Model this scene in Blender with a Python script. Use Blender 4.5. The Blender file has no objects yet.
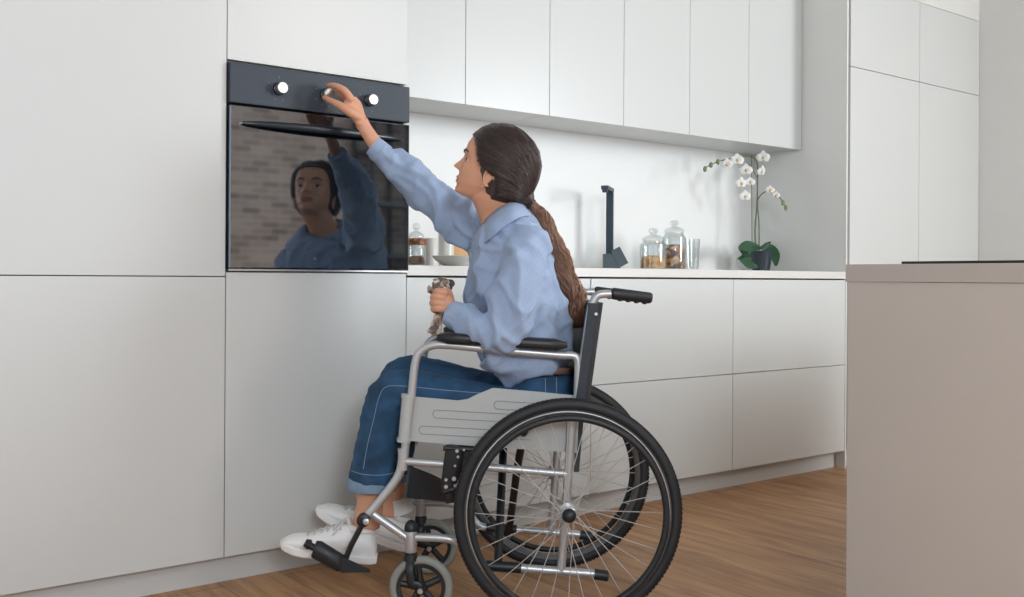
import bpy, bmesh, math, random
import numpy as np
from mathutils import Vector as V, Matrix, noise
from mathutils.bvhtree import BVHTree
PI = math.pi
sc = bpy.context.scene
col = sc.collection
random.seed(4)

# ------------------------------------------------------------------ camera
CAM = V((-1.08, -2.737, .882)); YAW = math.radians(37.6); FPX = 994.0; ROLL = .006
FW = V((math.sin(YAW), math.cos(YAW), 0)); RT = V((math.cos(YAW), -math.sin(YAW), 0)); UP = V((0, 0, 1))
cd = bpy.data.cameras.new('camera'); cam = bpy.data.objects.new('camera', cd); col.objects.link(cam)
cd.sensor_width = 36; cd.lens = FPX / 1024 * 36; cd.shift_y = -(298.5 - 278.3) / 1024
cam.matrix_world = Matrix.Translation(CAM) @ Matrix.Rotation(-YAW, 4, 'Z') @ Matrix.Rotation(PI / 2, 4, 'X') @ Matrix.Rotation(ROLL, 4, 'Z')
cd.clip_end = 100
sc.camera = cam

# ------------------------------------------------------------------ view, world, lights
sc.view_settings.view_transform = 'Standard'; sc.view_settings.look = 'None'
sc.view_settings.gamma = 1; sc.view_settings.use_curve_mapping = False
sc.view_settings.exposure = 0.07
w = bpy.data.worlds.new('World'); sc.world = w; w.use_nodes = True
w.node_tree.nodes['Background'].inputs[0].default_value = (.75, .86, 1, 1)
w.node_tree.nodes['Background'].inputs[1].default_value = 1.2

def area(name, loc, target, sx, sy, power, color):
    l = bpy.data.lights.new(name, 'AREA'); l.shape = 'RECTANGLE'; l.size = sx; l.size_y = sy
    l.energy = power; l.color = color
    o = bpy.data.objects.new(name, l); col.objects.link(o); o.location = loc
    o.rotation_euler = (V(target) - V(loc)).to_track_quat('-Z', 'Y').to_euler()
    return o
area('daylight_right_window', (4.15, -4.0, 1.75), (0.6, -.9, 1.3), 1.2, 1.4, 135, (.93, .975, 1))
area('added_shadow_light', (2.0, -3.6, 2.6), (.7, 0, 1.15), .42, .42, 20, (1, .985, .95))  # added light without a visible source, for faucet shadow and backsplash
area('daylight_rear_window', (-1.6, -4.95, 2.0), (.9, 0, 3.4), .95, .85, 78, (.87, .95, 1))
area('daylight_left_window', (-3.9, -2.8, 1.7), (0, -2.4, 1.4), 2.6, 1.7, 12, (.80, .91, 1))
area('added_overhead_fill', (1.3, -3.2, 2.66), (1.3, -3.2, 0), 3.5, 2.2, 7, (.92, .98, 1))  # added broad fill under the ceiling, not an actual lamp

# ------------------------------------------------------------------ materials
def lin(c):
    r = []
    for x in c[:3]:
        x = x / 255; r.append(x / 12.92 if x <= .04045 else ((x + .055) / 1.055) ** 2.4)
    return (*r, 1)
def mat(name, c, rough=.5, metal=0, bump=0, bscale=200, var=0, vscale=8, spec=.5, stretch=(1, 1, 1), **kw):
    m = bpy.data.materials.new(name); m.use_nodes = True
    nt = m.node_tree; b = nt.nodes['Principled BSDF']
    b.inputs['Base Color'].default_value = lin(c); b.inputs['Roughness'].default_value = rough
    b.inputs['Metallic'].default_value = metal; b.inputs['Specular IOR Level'].default_value = spec
    for k, v in kw.items(): b.inputs[k.replace('_', ' ')].default_value = v
    tc = nt.nodes.new('ShaderNodeTexCoord'); mp = nt.nodes.new('ShaderNodeMapping')
    mp.inputs['Scale'].default_value = stretch
    nt.links.new(tc.outputs['Object'], mp.inputs[0])
    n = nt.nodes.new('ShaderNodeTexNoise'); n.inputs['Scale'].default_value = vscale; n.inputs['Detail'].default_value = 4
    nt.links.new(mp.outputs[0], n.inputs['Vector'])
    r = nt.nodes.new('ShaderNodeMix'); r.data_type = 'RGBA'
    d = tuple(x * (1 - var) for x in lin(c)[:3]) + (1,); e = tuple(min(1, x * (1 + var)) for x in lin(c)[:3]) + (1,)
    r.inputs['A'].default_value = d; r.inputs['B'].default_value = e
    nt.links.new(n.outputs['Fac'], r.inputs['Factor']); nt.links.new(r.outputs['Result'], b.inputs['Base Color'])
    if bump:
        n2 = nt.nodes.new('ShaderNodeTexNoise'); n2.inputs['Scale'].default_value = bscale; n2.inputs['Detail'].default_value = 3
        nt.links.new(mp.outputs[0], n2.inputs['Vector'])
        bp = nt.nodes.new('ShaderNodeBump'); bp.inputs['Strength'].default_value = bump; bp.inputs['Distance'].default_value = .002
        nt.links.new(n2.outputs['Fac'], bp.inputs['Height']); nt.links.new(bp.outputs[0], b.inputs['Normal'])
    return m
CAB = mat('cabinet_lacquer', (212, 214, 213), .3, var=.012, vscale=2, bump=.02, bscale=300)
CABIN = mat('cabinet_inside', (150, 148, 144), .7)
SPLASH = mat('backsplash_paint', (240, 241, 240), .5, var=.01)
WALL = mat('wall_paint', (226, 226, 223), .7, var=.02, bump=.05, bscale=150)
CEIL = mat('ceiling_paint', (205, 204, 201), .8, var=.01)
COUNTER = mat('countertop_quartz', (225, 223, 219), .3, var=.02, vscale=40)
ISLE = mat('island_laminate', (196, 187, 179), .5, var=.03, vscale=6, bump=.03)
ISLETOP = mat('island_worktop', (186, 177, 170), .45, var=.03, vscale=20)
PLINTH = mat('plinth_laminate', (206, 206, 204), .5, var=.02)
CHROME = mat('silver_tube', (190, 193, 196), .36, metal=.6, var=.05)
STEEL = mat('brushed_steel', (205, 205, 203), .4, metal=1, var=.1, vscale=200)
RIMM = mat('rim_metal', (96, 98, 100), .3, metal=.6)
SPOKE = mat('spoke_steel', (206, 208, 210), .3, metal=.5)
BLACKM = mat('black_metal', (24, 27, 31), .4, var=.1)
BLACKP = mat('black_plastic', (28, 33, 38), .45, bump=.05, bscale=500, var=.1)
RUBBER = mat('tyre_rubber', (30, 32, 36), .55, bump=.5, bscale=350, var=.2, vscale=60)
GREYRUB = mat('grey_rubber', (140, 142, 136), .6, var=.05)
VINYL = mat('black_vinyl', (25, 26, 30), .42, bump=.12, bscale=250, var=.1)
UPH = mat('black_upholstery', (42, 49, 57), .6, bump=.15, bscale=400, var=.15)
PANEL = mat('grey_side_panel', (178, 181, 180), .45, var=.02)
PANELD = mat('grey_panel_groove', (140, 143, 143), .5)
OVENP = mat('oven_panel_glass', (58, 66, 76), .5, var=.03, spec=.35)
OVENM = mat('oven_black_metal', (26, 34, 42), .3, var=.05)
FAUC = mat('faucet_slate', (44, 62, 72), .4, var=.06)
SKIN = mat('skin', (214, 158, 128), .5, var=.05, vscale=14, bump=.05, bscale=500, Subsurface_Weight=.12, Subsurface_Scale=.01)
SKIN.node_tree.nodes['Principled BSDF'].inputs['Subsurface Radius'].default_value = (1, .4, .25)
LIPS = mat('lips', (176, 100, 92), .4, var=.05)
HAIR = mat('dark_brown_hair', (60, 47, 43), .42, var=.35, vscale=35, spec=.6, stretch=(1, 1, .15))
TAIL = mat('brown_wavy_hair', (150, 112, 90), .4, var=.7, vscale=45, spec=.6)
BROW = mat('eyebrow_hair', (48, 34, 30), .6)
EYEW = mat('eye_white', (225, 220, 215), .15)
IRIS = mat('eye_iris', (50, 34, 26), .15)
SHOE = mat('white_leather', (238, 236, 235), .45, bump=.08, bscale=120, var=.03)
SOLE = mat('white_rubber_sole', (238, 237, 236), .55, var=.03)
LACE = mat('white_lace', (208, 203, 202), .7)
SOCK = mat('white_sock', (225, 224, 224), .8, bump=.2, bscale=600)
LEAF = mat('orchid_leaf', (40, 80, 54), .4, var=.25, vscale=20)
STEM = mat('orchid_stem', (88, 104, 70), .5, var=.2)
PETAL = mat('white_petal', (240, 238, 236), .5, var=.02, Subsurface_Weight=.1)
BUD = mat('green_bud', (128, 142, 96), .5, var=.15)
YEL = mat('flower_centre', (214, 180, 110), .5)
POT = mat('dark_pot', (46, 58, 66), .35, var=.05)
CORN = mat('golden_flakes', (240, 176, 92), .6, var=.4, vscale=90, bump=.6, bscale=120)
NUTS = mat('mixed_nuts', (214, 140, 88), .6, var=.8, vscale=75, bump=.8, bscale=100)
SPICE = mat('brown_spice', (150, 96, 66), .7, var=.4, vscale=80)
PORC = mat('white_porcelain', (228, 227, 223), .25)
WOOD = mat('light_wood_board', (214, 168, 112), .5, var=.2, vscale=6, stretch=(1, 1, 12))
LID = mat('clip_lid_metal', (150, 150, 150), .3, metal=.9)
CLOTH = mat('beige_scarf', (188, 172, 154), .85, bump=.3, bscale=200, var=.35, vscale=40)
GLASSES = mat('dark_frame', (60, 56, 54), .3)
DENIMC = mat('denim_cuff', (122, 146, 168), .85, bump=.35, bscale=500, var=.15, vscale=60)
STITCH = mat('denim_stitch', (128, 150, 172), .8)
BELT = mat('patterned_belt', (110, 84, 72), .6, var=.6, vscale=80)
WINF = mat('window_frame', (235, 235, 233), .5)

def lumps(m, cols, scale):
    nt = m.node_tree; b = nt.nodes['Principled BSDF']; tc = nt.nodes.new('ShaderNodeTexCoord'); vo = nt.nodes.new('ShaderNodeTexVoronoi'); vo.inputs['Scale'].default_value = scale
    nt.links.new(tc.outputs['Object'], vo.inputs['Vector']); cr = nt.nodes.new('ShaderNodeValToRGB'); cr.color_ramp.interpolation = 'CONSTANT'
    for i, c in enumerate(cols):
        e = cr.color_ramp.elements[i] if i < 2 else cr.color_ramp.elements.new(i / len(cols))
        e.position = i / len(cols); e.color = lin(c)
    sx = nt.nodes.new('ShaderNodeSeparateColor'); nt.links.new(vo.outputs['Color'], sx.inputs[0]); nt.links.new(sx.outputs[0], cr.inputs[0]); nt.links.new(cr.outputs[0], b.inputs['Base Color'])
lumps(NUTS, [(226, 160, 96), (120, 66, 48), (238, 200, 150), (196, 120, 70), (90, 56, 60)], 62)
lumps(CORN, [(244, 186, 104), (224, 158, 78), (250, 206, 140)], 90)
lumps(SPICE, [(150, 96, 66), (186, 128, 92), (120, 78, 56)], 110)
lumps(CLOTH, [(196, 182, 164), (150, 128, 110), (214, 204, 190), (112, 98, 92)], 70)

def glass(name, tint=(1, 1, 1), rough=.02, alpha=.85):
    m = bpy.data.materials.new(name); m.use_nodes = True; nt = m.node_tree; nt.nodes.clear()
    o = nt.nodes.new('ShaderNodeOutputMaterial'); t = nt.nodes.new('ShaderNodeBsdfTransparent'); g = nt.nodes.new('ShaderNodeBsdfGlossy')
    t.inputs[0].default_value = (*tint, 1); g.inputs['Roughness'].default_value = rough
    x = nt.nodes.new('ShaderNodeMixShader'); lw = nt.nodes.new('ShaderNodeLayerWeight'); lw.inputs[0].default_value = .35
    mr = nt.nodes.new('ShaderNodeMapRange'); mr.inputs['To Min'].default_value = 1 - alpha; mr.inputs['To Max'].default_value = .5
    nt.links.new(lw.outputs['Facing'], mr.inputs['Value']); nt.links.new(mr.outputs[0], x.inputs[0])
    nt.links.new(t.outputs[0], x.inputs[1]); nt.links.new(g.outputs[0], x.inputs[2]); nt.links.new(x.outputs[0], o.inputs[0])
    return m
GLASS = glass('clear_glass', (.93, .95, .95), .03, .9)
PANE = glass('window_pane', (.97, .98, 1), 0, .96)

def oven_glass():
    m = mat('oven_door_glass', (14, 20, 26), .05, var=.02); nt = m.node_tree; b = nt.nodes['Principled BSDF']
    g = nt.nodes.new('ShaderNodeBsdfGlossy'); g.inputs['Roughness'].default_value = .04; g.inputs[0].default_value = (.80, .92, 1, 1)
    x = nt.nodes.new('ShaderNodeMixShader'); x.inputs[0].default_value = .24
    nt.links.new(b.outputs[0], x.inputs[1]); nt.links.new(g.outputs[0], x.inputs[2])
    nt.links.new(x.outputs[0], nt.nodes['Material Output'].inputs[0])
    return m
OVENG = oven_glass()

def floor_mat():
    m = mat('oak_planks', (150, 112, 80), .42, spec=.35); nt = m.node_tree; b = nt.nodes['Principled BSDF']; L = nt.links.new
    tc = nt.nodes.new('ShaderNodeTexCoord')
    mp = nt.nodes.new('ShaderNodeMapping'); mp.inputs['Rotation'].default_value = (0, 0, PI / 2); L(tc.outputs['Object'], mp.inputs[0])
    br = nt.nodes.new('ShaderNodeTexBrick'); br.inputs['Scale'].default_value = 1
    br.inputs['Brick Width'].default_value = 1.9; br.inputs['Row Height'].default_value = .19; br.inputs['Mortar Size'].default_value = .0016
    br.inputs['Color1'].default_value = lin((204, 158, 116)); br.inputs['Color2'].default_value = lin((184, 140, 100)); br.inputs['Mortar'].default_value = lin((120, 90, 66))
    br.offset = .37; L(mp.outputs[0], br.inputs['Vector'])
    mg = nt.nodes.new('ShaderNodeMapping'); mg.inputs['Scale'].default_value = (20, 1.5, 1); L(tc.outputs['Object'], mg.inputs[0])
    n = nt.nodes.new('ShaderNodeTexNoise'); n.inputs['Scale'].default_value = 1.6; n.inputs['Detail'].default_value = 8; n.inputs['Roughness'].default_value = .62; n.inputs['Distortion'].default_value = .5
    L(mg.outputs[0], n.inputs['Vector'])
    cr = nt.nodes.new('ShaderNodeValToRGB'); cr.color_ramp.elements[0].position = .3; cr.color_ramp.elements[0].color = (.5, .46, .42, 1)
    cr.color_ramp.elements[1].position = .62; cr.color_ramp.elements[1].color = (1.05, 1.03, 1, 1); L(n.outputs['Fac'], cr.inputs[0])
    mg2 = nt.nodes.new('ShaderNodeMapping'); mg2.inputs['Scale'].default_value = (9, 2.2, 1); L(tc.outputs['Object'], mg2.inputs[0])
    n2 = nt.nodes.new('ShaderNodeTexNoise'); n2.inputs['Scale'].default_value = 1.3; n2.inputs['Detail'].default_value = 3; L(mg2.outputs[0], n2.inputs['Vector'])
    cr2 = nt.nodes.new('ShaderNodeValToRGB'); cr2.color_ramp.elements[0].position = .27; cr2.color_ramp.elements[0].color = (.45, .4, .37, 1)
    cr2.color_ramp.elements[1].position = .42; cr2.color_ramp.elements[1].color = (1, 1, 1, 1); L(n2.outputs['Fac'], cr2.inputs[0])
    a = nt.nodes.new('ShaderNodeMix'); a.data_type = 'RGBA'; a.blend_type = 'MULTIPLY'; a.inputs['Factor'].default_value = .8
    L(br.outputs['Color'], a.inputs['A']); L(cr.outputs[0], a.inputs['B'])
    c = nt.nodes.new('ShaderNodeMix'); c.data_type = 'RGBA'; c.blend_type = 'MULTIPLY'; c.inputs['Factor'].default_value = .6
    L(a.outputs['Result'], c.inputs['A']); L(cr2.outputs[0], c.inputs['B']); L(c.outputs['Result'], b.inputs['Base Color'])
    return m
FLOOR = floor_mat()

def brick_mat():
    m = mat('old_brick', (150, 120, 105), .85); nt = m.node_tree; b = nt.nodes['Principled BSDF']; L = nt.links.new
    tc = nt.nodes.new('ShaderNodeTexCoord'); mp = nt.nodes.new('ShaderNodeMapping'); mp.inputs['Rotation'].default_value = (PI / 2, 0, 0)
    L(tc.outputs['Object'], mp.inputs[0])
    br = nt.nodes.new('ShaderNodeTexBrick'); br.inputs['Scale'].default_value = 1; br.inputs['Brick Width'].default_value = .17; br.inputs['Row Height'].default_value = .056
    br.inputs['Mortar Size'].default_value = .007; br.inputs['Color1'].default_value = lin((214, 190, 176)); br.inputs['Color2'].default_value = lin((136, 112, 104)); br.inputs['Mortar'].default_value = lin((214, 206, 200))
    br.inputs['Mortar Smooth'].default_value = .3
    L(mp.outputs[0], br.inputs['Vector']); L(br.outputs['Color'], b.inputs['Base Color'])
    return m
BRICK = brick_mat()

def shirt_mat():
    m = mat('blue_striped_cotton', (140, 158, 190), .85, bump=.12, bscale=420, var=.05, vscale=10); nt = m.node_tree; b = nt.nodes['Principled BSDF']; L = nt.links.new
    tc = nt.nodes.new('ShaderNodeTexCoord'); mp = nt.nodes.new('ShaderNodeMapping'); mp.inputs['Rotation'].default_value = (0, .5, .65); L(tc.outputs['Object'], mp.inputs[0])
    wv = nt.nodes.new('ShaderNodeTexWave'); wv.inputs['Scale'].default_value = 52; wv.inputs['Distortion'].default_value = .5; wv.inputs['Detail'].default_value = 0; L(mp.outputs[0], wv.inputs['Vector'])
    n = nt.nodes.new('ShaderNodeTexNoise'); n.inputs['Scale'].default_value = 260; L(tc.outputs['Object'], n.inputs['Vector'])
    mm = nt.nodes.new('ShaderNodeMath'); mm.operation = 'MULTIPLY'; L(wv.outputs['Fac'], mm.inputs[0]); L(n.outputs['Fac'], mm.inputs[1])
    x = nt.nodes.new('ShaderNodeMix'); x.data_type = 'RGBA'; x.inputs['A'].default_value = lin((144, 163, 194)); x.inputs['B'].default_value = lin((170, 187, 214))
    L(mm.outputs[0], x.inputs['Factor']); L(x.outputs['Result'], b.inputs['Base Color'])
    b.inputs['Sheen Weight'].default_value = .15
    return m
SHIRT = shirt_mat()
def denim_mat():
    m = mat('blue_denim', (38, 74, 106), .85, bump=.35, bscale=600, var=.9, vscale=16); return m
DENIM = denim_mat()

# ------------------------------------------------------------------ measuring helpers
def ray(u, v):
    a = u - 512; b = v - 278.3
    return FW * FPX + RT * (a + b * ROLL) - UP * (b - a * ROLL)
HUBZ = .29
HUB = CAM + FW * 2.516 + RT * .1453; HUB.z = 0
A1 = math.radians(1.45)
QD = FW * math.cos(A1) - RT * math.sin(A1)      # across the chair, away from the near wheel
PD = -RT * math.cos(A1) - FW * math.sin(A1)     # the chair's forward
def px(u, v, q):
    r = ray(u, v); t = ((HUB - CAM).dot(QD) + q) / r.dot(QD); return CAM + r * t
def pz(u, v, Z): return CAM + ray(u, v) * (Z / FPX)
def py(u, v, y):
    r = ray(u, v); return CAM + r * ((y - CAM.y) / r.y)
def loc(P): d = P - HUB; return (d.dot(PD), d.dot(QD), P.z)
def wl(p, q, z): return HUB + PD * p + QD * q + UP * z
def lz(u, v, q=.06): a = loc(px(u, v, q)); return (a[0], a[2])

# ------------------------------------------------------------------ mesh helpers
class MB:
    def __init__(s): s.v = []; s.f = []; s.m = []; s.cm = 0
    def add(s, vs, fs):
        o = len(s.v); s.v += [tuple(x) for x in vs]; s.f += [tuple(i + o for i in f) for f in fs]; s.m += [s.cm] * len(fs)
        return s
    def box(s, a, b, bev=0):
        a, b = [min(x, y) for x, y in zip(a, b)], [max(x, y) for x, y in zip(a, b)]
        if bev:
            bm = bmesh.new(); bmesh.ops.create_cube(bm, size=1)
            for v in bm.verts: v.co = V([(a[i] + b[i]) / 2 + v.co[i] * (b[i] - a[i]) for i in range(3)])
            bmesh.ops.bevel(bm, geom=bm.edges[:], offset=bev, segments=2, affect='EDGES', profile=.6)
            bm.verts.index_update()
            s.add([v.co for v in bm.verts], [[v.index for v in f.verts] for f in bm.faces]); bm.free(); return s
        vs = [(x, y, z) for x in (a[0], b[0]) for y in (a[1], b[1]) for z in (a[2], b[2])]
        return s.add(vs, [(0, 1, 3, 2), (4, 6, 7, 5), (0, 4, 5, 1), (2, 3, 7, 6), (0, 2, 6, 4), (1, 5, 7, 3)])
    def hexa(s, c, ax, ay, az):   # box from centre and three half-axes
        c = V(c); vs = [c + ax * i + ay * j + az * k for i in (-1, 1) for j in (-1, 1) for k in (-1, 1)]
        return s.add(vs, [(0, 1, 3, 2), (4, 6, 7, 5), (0, 4, 5, 1), (2, 3, 7, 6), (0, 2, 6, 4), (1, 5, 7, 3)])
    def rings(s, R, caps=True, closed=False):
        n = len(R[0]); vs = [p for r in R for p in r]; fs = []
        k = len(R)
        for i in range(k if closed else k - 1):
            a = i * n; b = ((i + 1) % k) * n
            for j in range(n): fs.append((a + j, a + (j + 1) % n, b + (j + 1) % n, b + j))
        if caps and not closed:
            c0 = sum((V(p) for p in R[0]), V()) / n; c1 = sum((V(p) for p in R[-1]), V()) / n
            vs = vs + [c0, c1]; i0 = len(vs) - 2
            for j in range(n):
                fs.append((i0, (j + 1) % n, j)); fs.append((i0 + 1, (k - 1) * n + j, (k - 1) * n + (j + 1) % n))
        return s.add(vs, fs)
    def tube(s, pts, rad, n=12, sub=0, caps=True, closed=False, flat=1, ref=None):
        pts = [V(p) for p in pts]
        if not hasattr(rad, '__len__'): rad = [rad] * len(pts)
        rad = list(rad)
        if sub: pts, rad = smooth(pts, rad, sub, closed)
        R = []; k = len(pts); prev = None
        for i, p in enumerate(pts):
            if closed: t = pts[(i + 1) % k] - pts[i - 1]
            else: t = pts[min(i + 1, k - 1)] - pts[max(i - 1, 0)]
            if t.length < 1e-9: t = V((0, 0, 1))
            t.normalize()
            if ref is not None: x = V(ref) - t * V(ref).dot(t)
            elif prev is None:
                a = V((0, 0, 1)) if abs(t.z) < .9 else V((1, 0, 0)); x = a - t * a.dot(t)
            else: x = prev - t * prev.dot(t)
            x.normalize(); prev = x; y = t.cross(x)
            R.append([p + x * (math.cos(2 * PI * j / n) * rad[i]) + y * (math.sin(2 * PI * j / n) * rad[i] * flat) for j in range(n)])
        return s.rings(R, caps, closed)
    def lathe(s, base, prof, n=28, axis=UP):
        base = V(base); ax = V(axis).normalized(); a = V((1, 0, 0)) if abs(ax.x) < .9 else V((0, 1, 0))
        x = (a - ax * a.dot(ax)).normalized(); y = ax.cross(x)
        return s.rings([[base + ax * h + x * (math.cos(2 * PI * j / n) * r) + y * (math.sin(2 * PI * j / n) * r) for j in range(n)] for r, h in prof])
    def ball(s, c, r, n=14, axes=None):
        c = V(c); ax = axes or (V((1, 0, 0)), V((0, 1, 0)), V((0, 0, 1)))
        if not hasattr(r, '__len__'): r = (r, r, r)
        R = []
        for i in range(1, n):
            a = PI * i / n
            R.append([c + ax[0] * (r[0] * math.sin(a) * math.cos(2 * PI * j / (2 * n))) + ax[1] * (r[1] * math.sin(a) * math.sin(2 * PI * j / (2 * n))) + ax[2] * (r[2] * math.cos(a)) for j in range(2 * n)])
        return s.rings(R)
    def sheet(s, top, bot, th, nrm):   # two point rows joined as a thin solid
        n = len(top); nrm = V(nrm)
        o = [V(p) for p in top] + [V(p) for p in bot]; o2 = [p + nrm * th for p in o]
        fs = []
        for i in range(n - 1):
            fs += [(i, i + 1, n + i + 1, n + i), (2 * n + i, 3 * n + i, 3 * n + i + 1, 2 * n + i + 1),
                   (i, 2 * n + i, 2 * n + i + 1, i + 1), (n + i, n + i + 1, 3 * n + i + 1, 3 * n + i)]
        fs += [(0, n, 3 * n, 2 * n), (n - 1, 3 * n - 1, 4 * n - 1, 2 * n - 1)]
        return s.add(o + o2, fs)
    def build(s, name, m, parent=None, smooth=True, autos=True):
        me = bpy.data.meshes.new(name)
        fr = frame(parent) if parent else None
        inv = fr.inverted() if fr else None
        vs = [inv @ V(p) for p in s.v] if inv else s.v
        me.from_pydata([tuple(p) for p in vs], [], s.f)
        bm = bmesh.new(); bm.from_mesh(me); bmesh.ops.recalc_face_normals(bm, faces=bm.faces)
        if smooth:
            for f in bm.faces: f.smooth = True
            if autos:
                for e in bm.edges:
                    if len(e.link_faces) == 2 and e.calc_face_angle(0) > .6: e.smooth = False
        bm.to_mesh(me); bm.free()
        ms = m if isinstance(m, (list, tuple)) else [m]
        for x in ms: me.materials.append(x)
        if len(ms) > 1: me.polygons.foreach_set('material_index', s.m)
        o = bpy.data.objects.new(name, me); col.objects.link(o)
        if parent: o.parent = parent
        return o
def smooth(pts, rad, sub, closed=False):
    P = []; R = []; k = len(pts)
    for i in range(k if closed else k - 1):
        g = (lambda j: pts[j % k]) if closed else (lambda j: pts[max(0, min(k - 1, j))])
        h = (lambda j: rad[j % k]) if closed else (lambda j: rad[max(0, min(k - 1, j))])
        for t in range(sub):
            t /= sub
            c = lambda a, b, c_, d: .5 * ((2 * b) + (c_ - a) * t + (2 * a - 5 * b + 4 * c_ - d) * t * t + (3 * b - a - 3 * c_ + d) * t ** 3)
            P.append(c(g(i - 1), g(i), g(i + 1), g(i + 2))); R.append(c(h(i - 1), h(i), h(i + 1), h(i + 2)))
    if not closed: P.append(pts[-1]); R.append(rad[-1])
    return P, R
FRAMES = {}
def frame(o):
    while o.parent: o = o.parent
    return FRAMES.get(o.name, Matrix())
def tag(o, label=None, cat=None, group=None, kind=None):
    if label: o['label'] = label
    if cat: o['category'] = cat
    if group: o['group'] = group
    if kind: o['kind'] = kind
    return o
def thing(name, label, cat, at, rz=0, group=None):
    o = bpy.data.objects.new(name, None); col.objects.link(o); o.empty_display_size = .1
    o.location = at; o.rotation_euler = (0, 0, rz)
    FRAMES[o.name] = Matrix.Translation(V(at)) @ Matrix.Rotation(rz, 4, 'Z')
    return tag(o, label, cat, group)
def struct(o): o['kind'] = 'structure'; return o
def remesh(o, voxel, iters=3, fn=None, factor=.5):
    """melts the overlapping closed pieces of o into one continuous skin"""
    m = o.modifiers.new('r', 'REMESH'); m.mode = 'VOXEL'; m.voxel_size = voxel
    if iters:
        s = o.modifiers.new('s', 'SMOOTH'); s.iterations = iters; s.factor = factor
    dg = bpy.context.evaluated_depsgraph_get(); dg.update()
    me = bpy.data.meshes.new_from_object(o.evaluated_get(dg)); o.modifiers.clear()
    mats = list(o.data.materials); o.data = me
    if not me.materials:
        for x in mats: me.materials.append(x)
    if fn: fn(me)
    me.polygons.foreach_set('use_smooth', [True] * len(me.polygons)); me.update()
    return o

# ================================================================== ROOM SHELL
struct(MB().box((-4, -5.1, -.1), (4.23, .6, 0)).build('floor', FLOOR, smooth=False))
struct(MB().box((-4, -5.1, 2.7), (4.23, .6, 2.8)).build('ceiling', CEIL, smooth=False))
struct(MB().box((-4, .55, 0), (4.35, .65, 2.7)).build('wall_back', SPLASH, smooth=False))
struct(MB().box((3.003, .0, 0), (3.013, .549, 2.7)).box((3.0131, .04, 0), (3.029, .549, 2.7)).build('wall_return', WALL, smooth=False))
struct(MB().box((3.031, .003, 2.296), (4.229, .549, 2.7)).build('wall_bulkhead', WALL, smooth=False))
struct(MB().box((-1.8, .003, 2.296), (.6, .549, 2.7)).box((.6, .253, 2.296), (3.0, .549, 2.7)).build('wall_soffit', WALL, smooth=False))
b = MB()   # right wall with its window opening
b.box((4.23, -3.1, 0), (4.35, .549, 2.7)).box((4.23, -5.1, 0), (4.35, -4.9, 2.7)).box((4.23, -4.9, 0), (4.35, -3.1, .8)).box((4.23, -4.9, 2.5), (4.35, -3.1, 2.7))
struct(b.build('wall_right', WALL, smooth=False))
b = MB()
b.box((-4.12, -1.4, 0), (-4, .6, 2.7)).box((-4.12, -5.1, 0), (-4, -4.2, 2.7)).box((-4.12, -4.2, 0), (-4, -1.4, .8)).box((-4.12, -4.2, 2.5), (-4, -1.4, 2.7))
struct(b.build('wall_left', WALL, smooth=False))
b = MB()
b.box((-4.12, -5.22, 0), (-2.4, -5.1, 2.7)).box((1.2, -5.22, 0), (4.35, -5.1, 2.7)).box((-2.4, -5.22, 0), (1.2, -5.1, .7)).box((-2.4, -5.22, 2.6), (1.2, -5.1, 2.7))
struct(b.build('wall_rear', BRICK, smooth=False))
def window(name, a, b_, axis, n):
    fr = MB(); t = .05
    x0, z0 = a; x1, z1 = b_[:2]; c = b_[2]
    def bx(p0, p1, q0, q1, d=.03):
        if axis == 'x': fr.box((p0, c - d, q0), (p1, c + d, q1))
        else: fr.box((c - d, p0, q0), (c + d, p1, q1))
    bx(x0, x1, z0, z0 + t); bx(x0, x1, z1 - t, z1)
    for i in range(n + 1):
        xx = x0 + (x1 - x0 - t) * i / n; bx(xx, xx + t, z0, z1)
    o = struct(fr.build(name, WINF, smooth=False))
    g = MB()
    if axis == 'x': g.box((x0 + .01, c - .003, z0 + .01), (x1 - .01, c + .003, z1 - .01))
    else: g.box((c - .003, x0 + .01, z0 + .01), (c + .003, x1 - .01, z1 - .01))
    g.build('window_pane', PANE, o, smooth=False)
window('window_1', (-4.9, .8), (-3.1, 2.5, 4.29), 'y', 2)
window('window_2', (-2.4, .7), (1.2, 2.6, -5.16), 'x', 4)
window('window_3', (-4.2, .8), (-1.4, 2.5, -4.06), 'y', 3)

# ================================================================== CABINETS
G = .0014
def door(b, x0, x1, z0, z1, y=0): b.box((x0 + G, y, z0 + G), (x1 - G, y + .019, z1 - G), .0012)
def tall(x0, x1, splits, label, name='tall_cabinet', depth=.545, zb=.082, niche=None):
    t = thing(name, label, 'cabinet', (x0, 0, 0))
    c = MB(); y0 = .021
    if niche:
        c.box((x0 + .001, y0, zb), (x1 - .001, depth, niche[0])).box((x0 + .001, y0, niche[1]), (x1 - .001, depth, splits[-1]))
        c.box((x0 + .001, y0, niche[0]), (x0 + .003, depth, niche[1])).box((x1 - .003, y0, niche[0]), (x1 - .001, depth, niche[1]))
    else: c.box((x0 + .001, y0, zb), (x1 - .001, depth, splits[-1]))
    c.build('body', CABIN if not niche else CABIN, t, smooth=False)
    for i in range(len(splits) - 1):
        if niche and abs(splits[i] - niche[0]) < .01: continue
        d = MB(); door(d, x0, x1, splits[i], splits[i + 1]); d.build('door', CAB, t, smooth=False)
    return t
ZT = 2.294; ZS = .882
tall(-1.8, -1.2, [.082, ZS, ZT], 'white tall cabinet unit furthest to the left along the wall')
tall(-1.2, -.6, [.082, ZS, ZT], 'white tall cabinet unit second to the left of the oven column')
tall(-.6, 0, [.082, ZS, ZT], 'white tall cabinet with flat doors directly left of the oven column')
tall(0, .6, [.082, .896, 1.500, ZT], 'white tall cabinet column that houses the black oven', 'oven_cabinet', niche=(.898, 1.498))
tall(3.031, 3.63, [.082, 1.89, ZT], 'white tall cabinet at far right, the one next to the end of the countertop')
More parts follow.
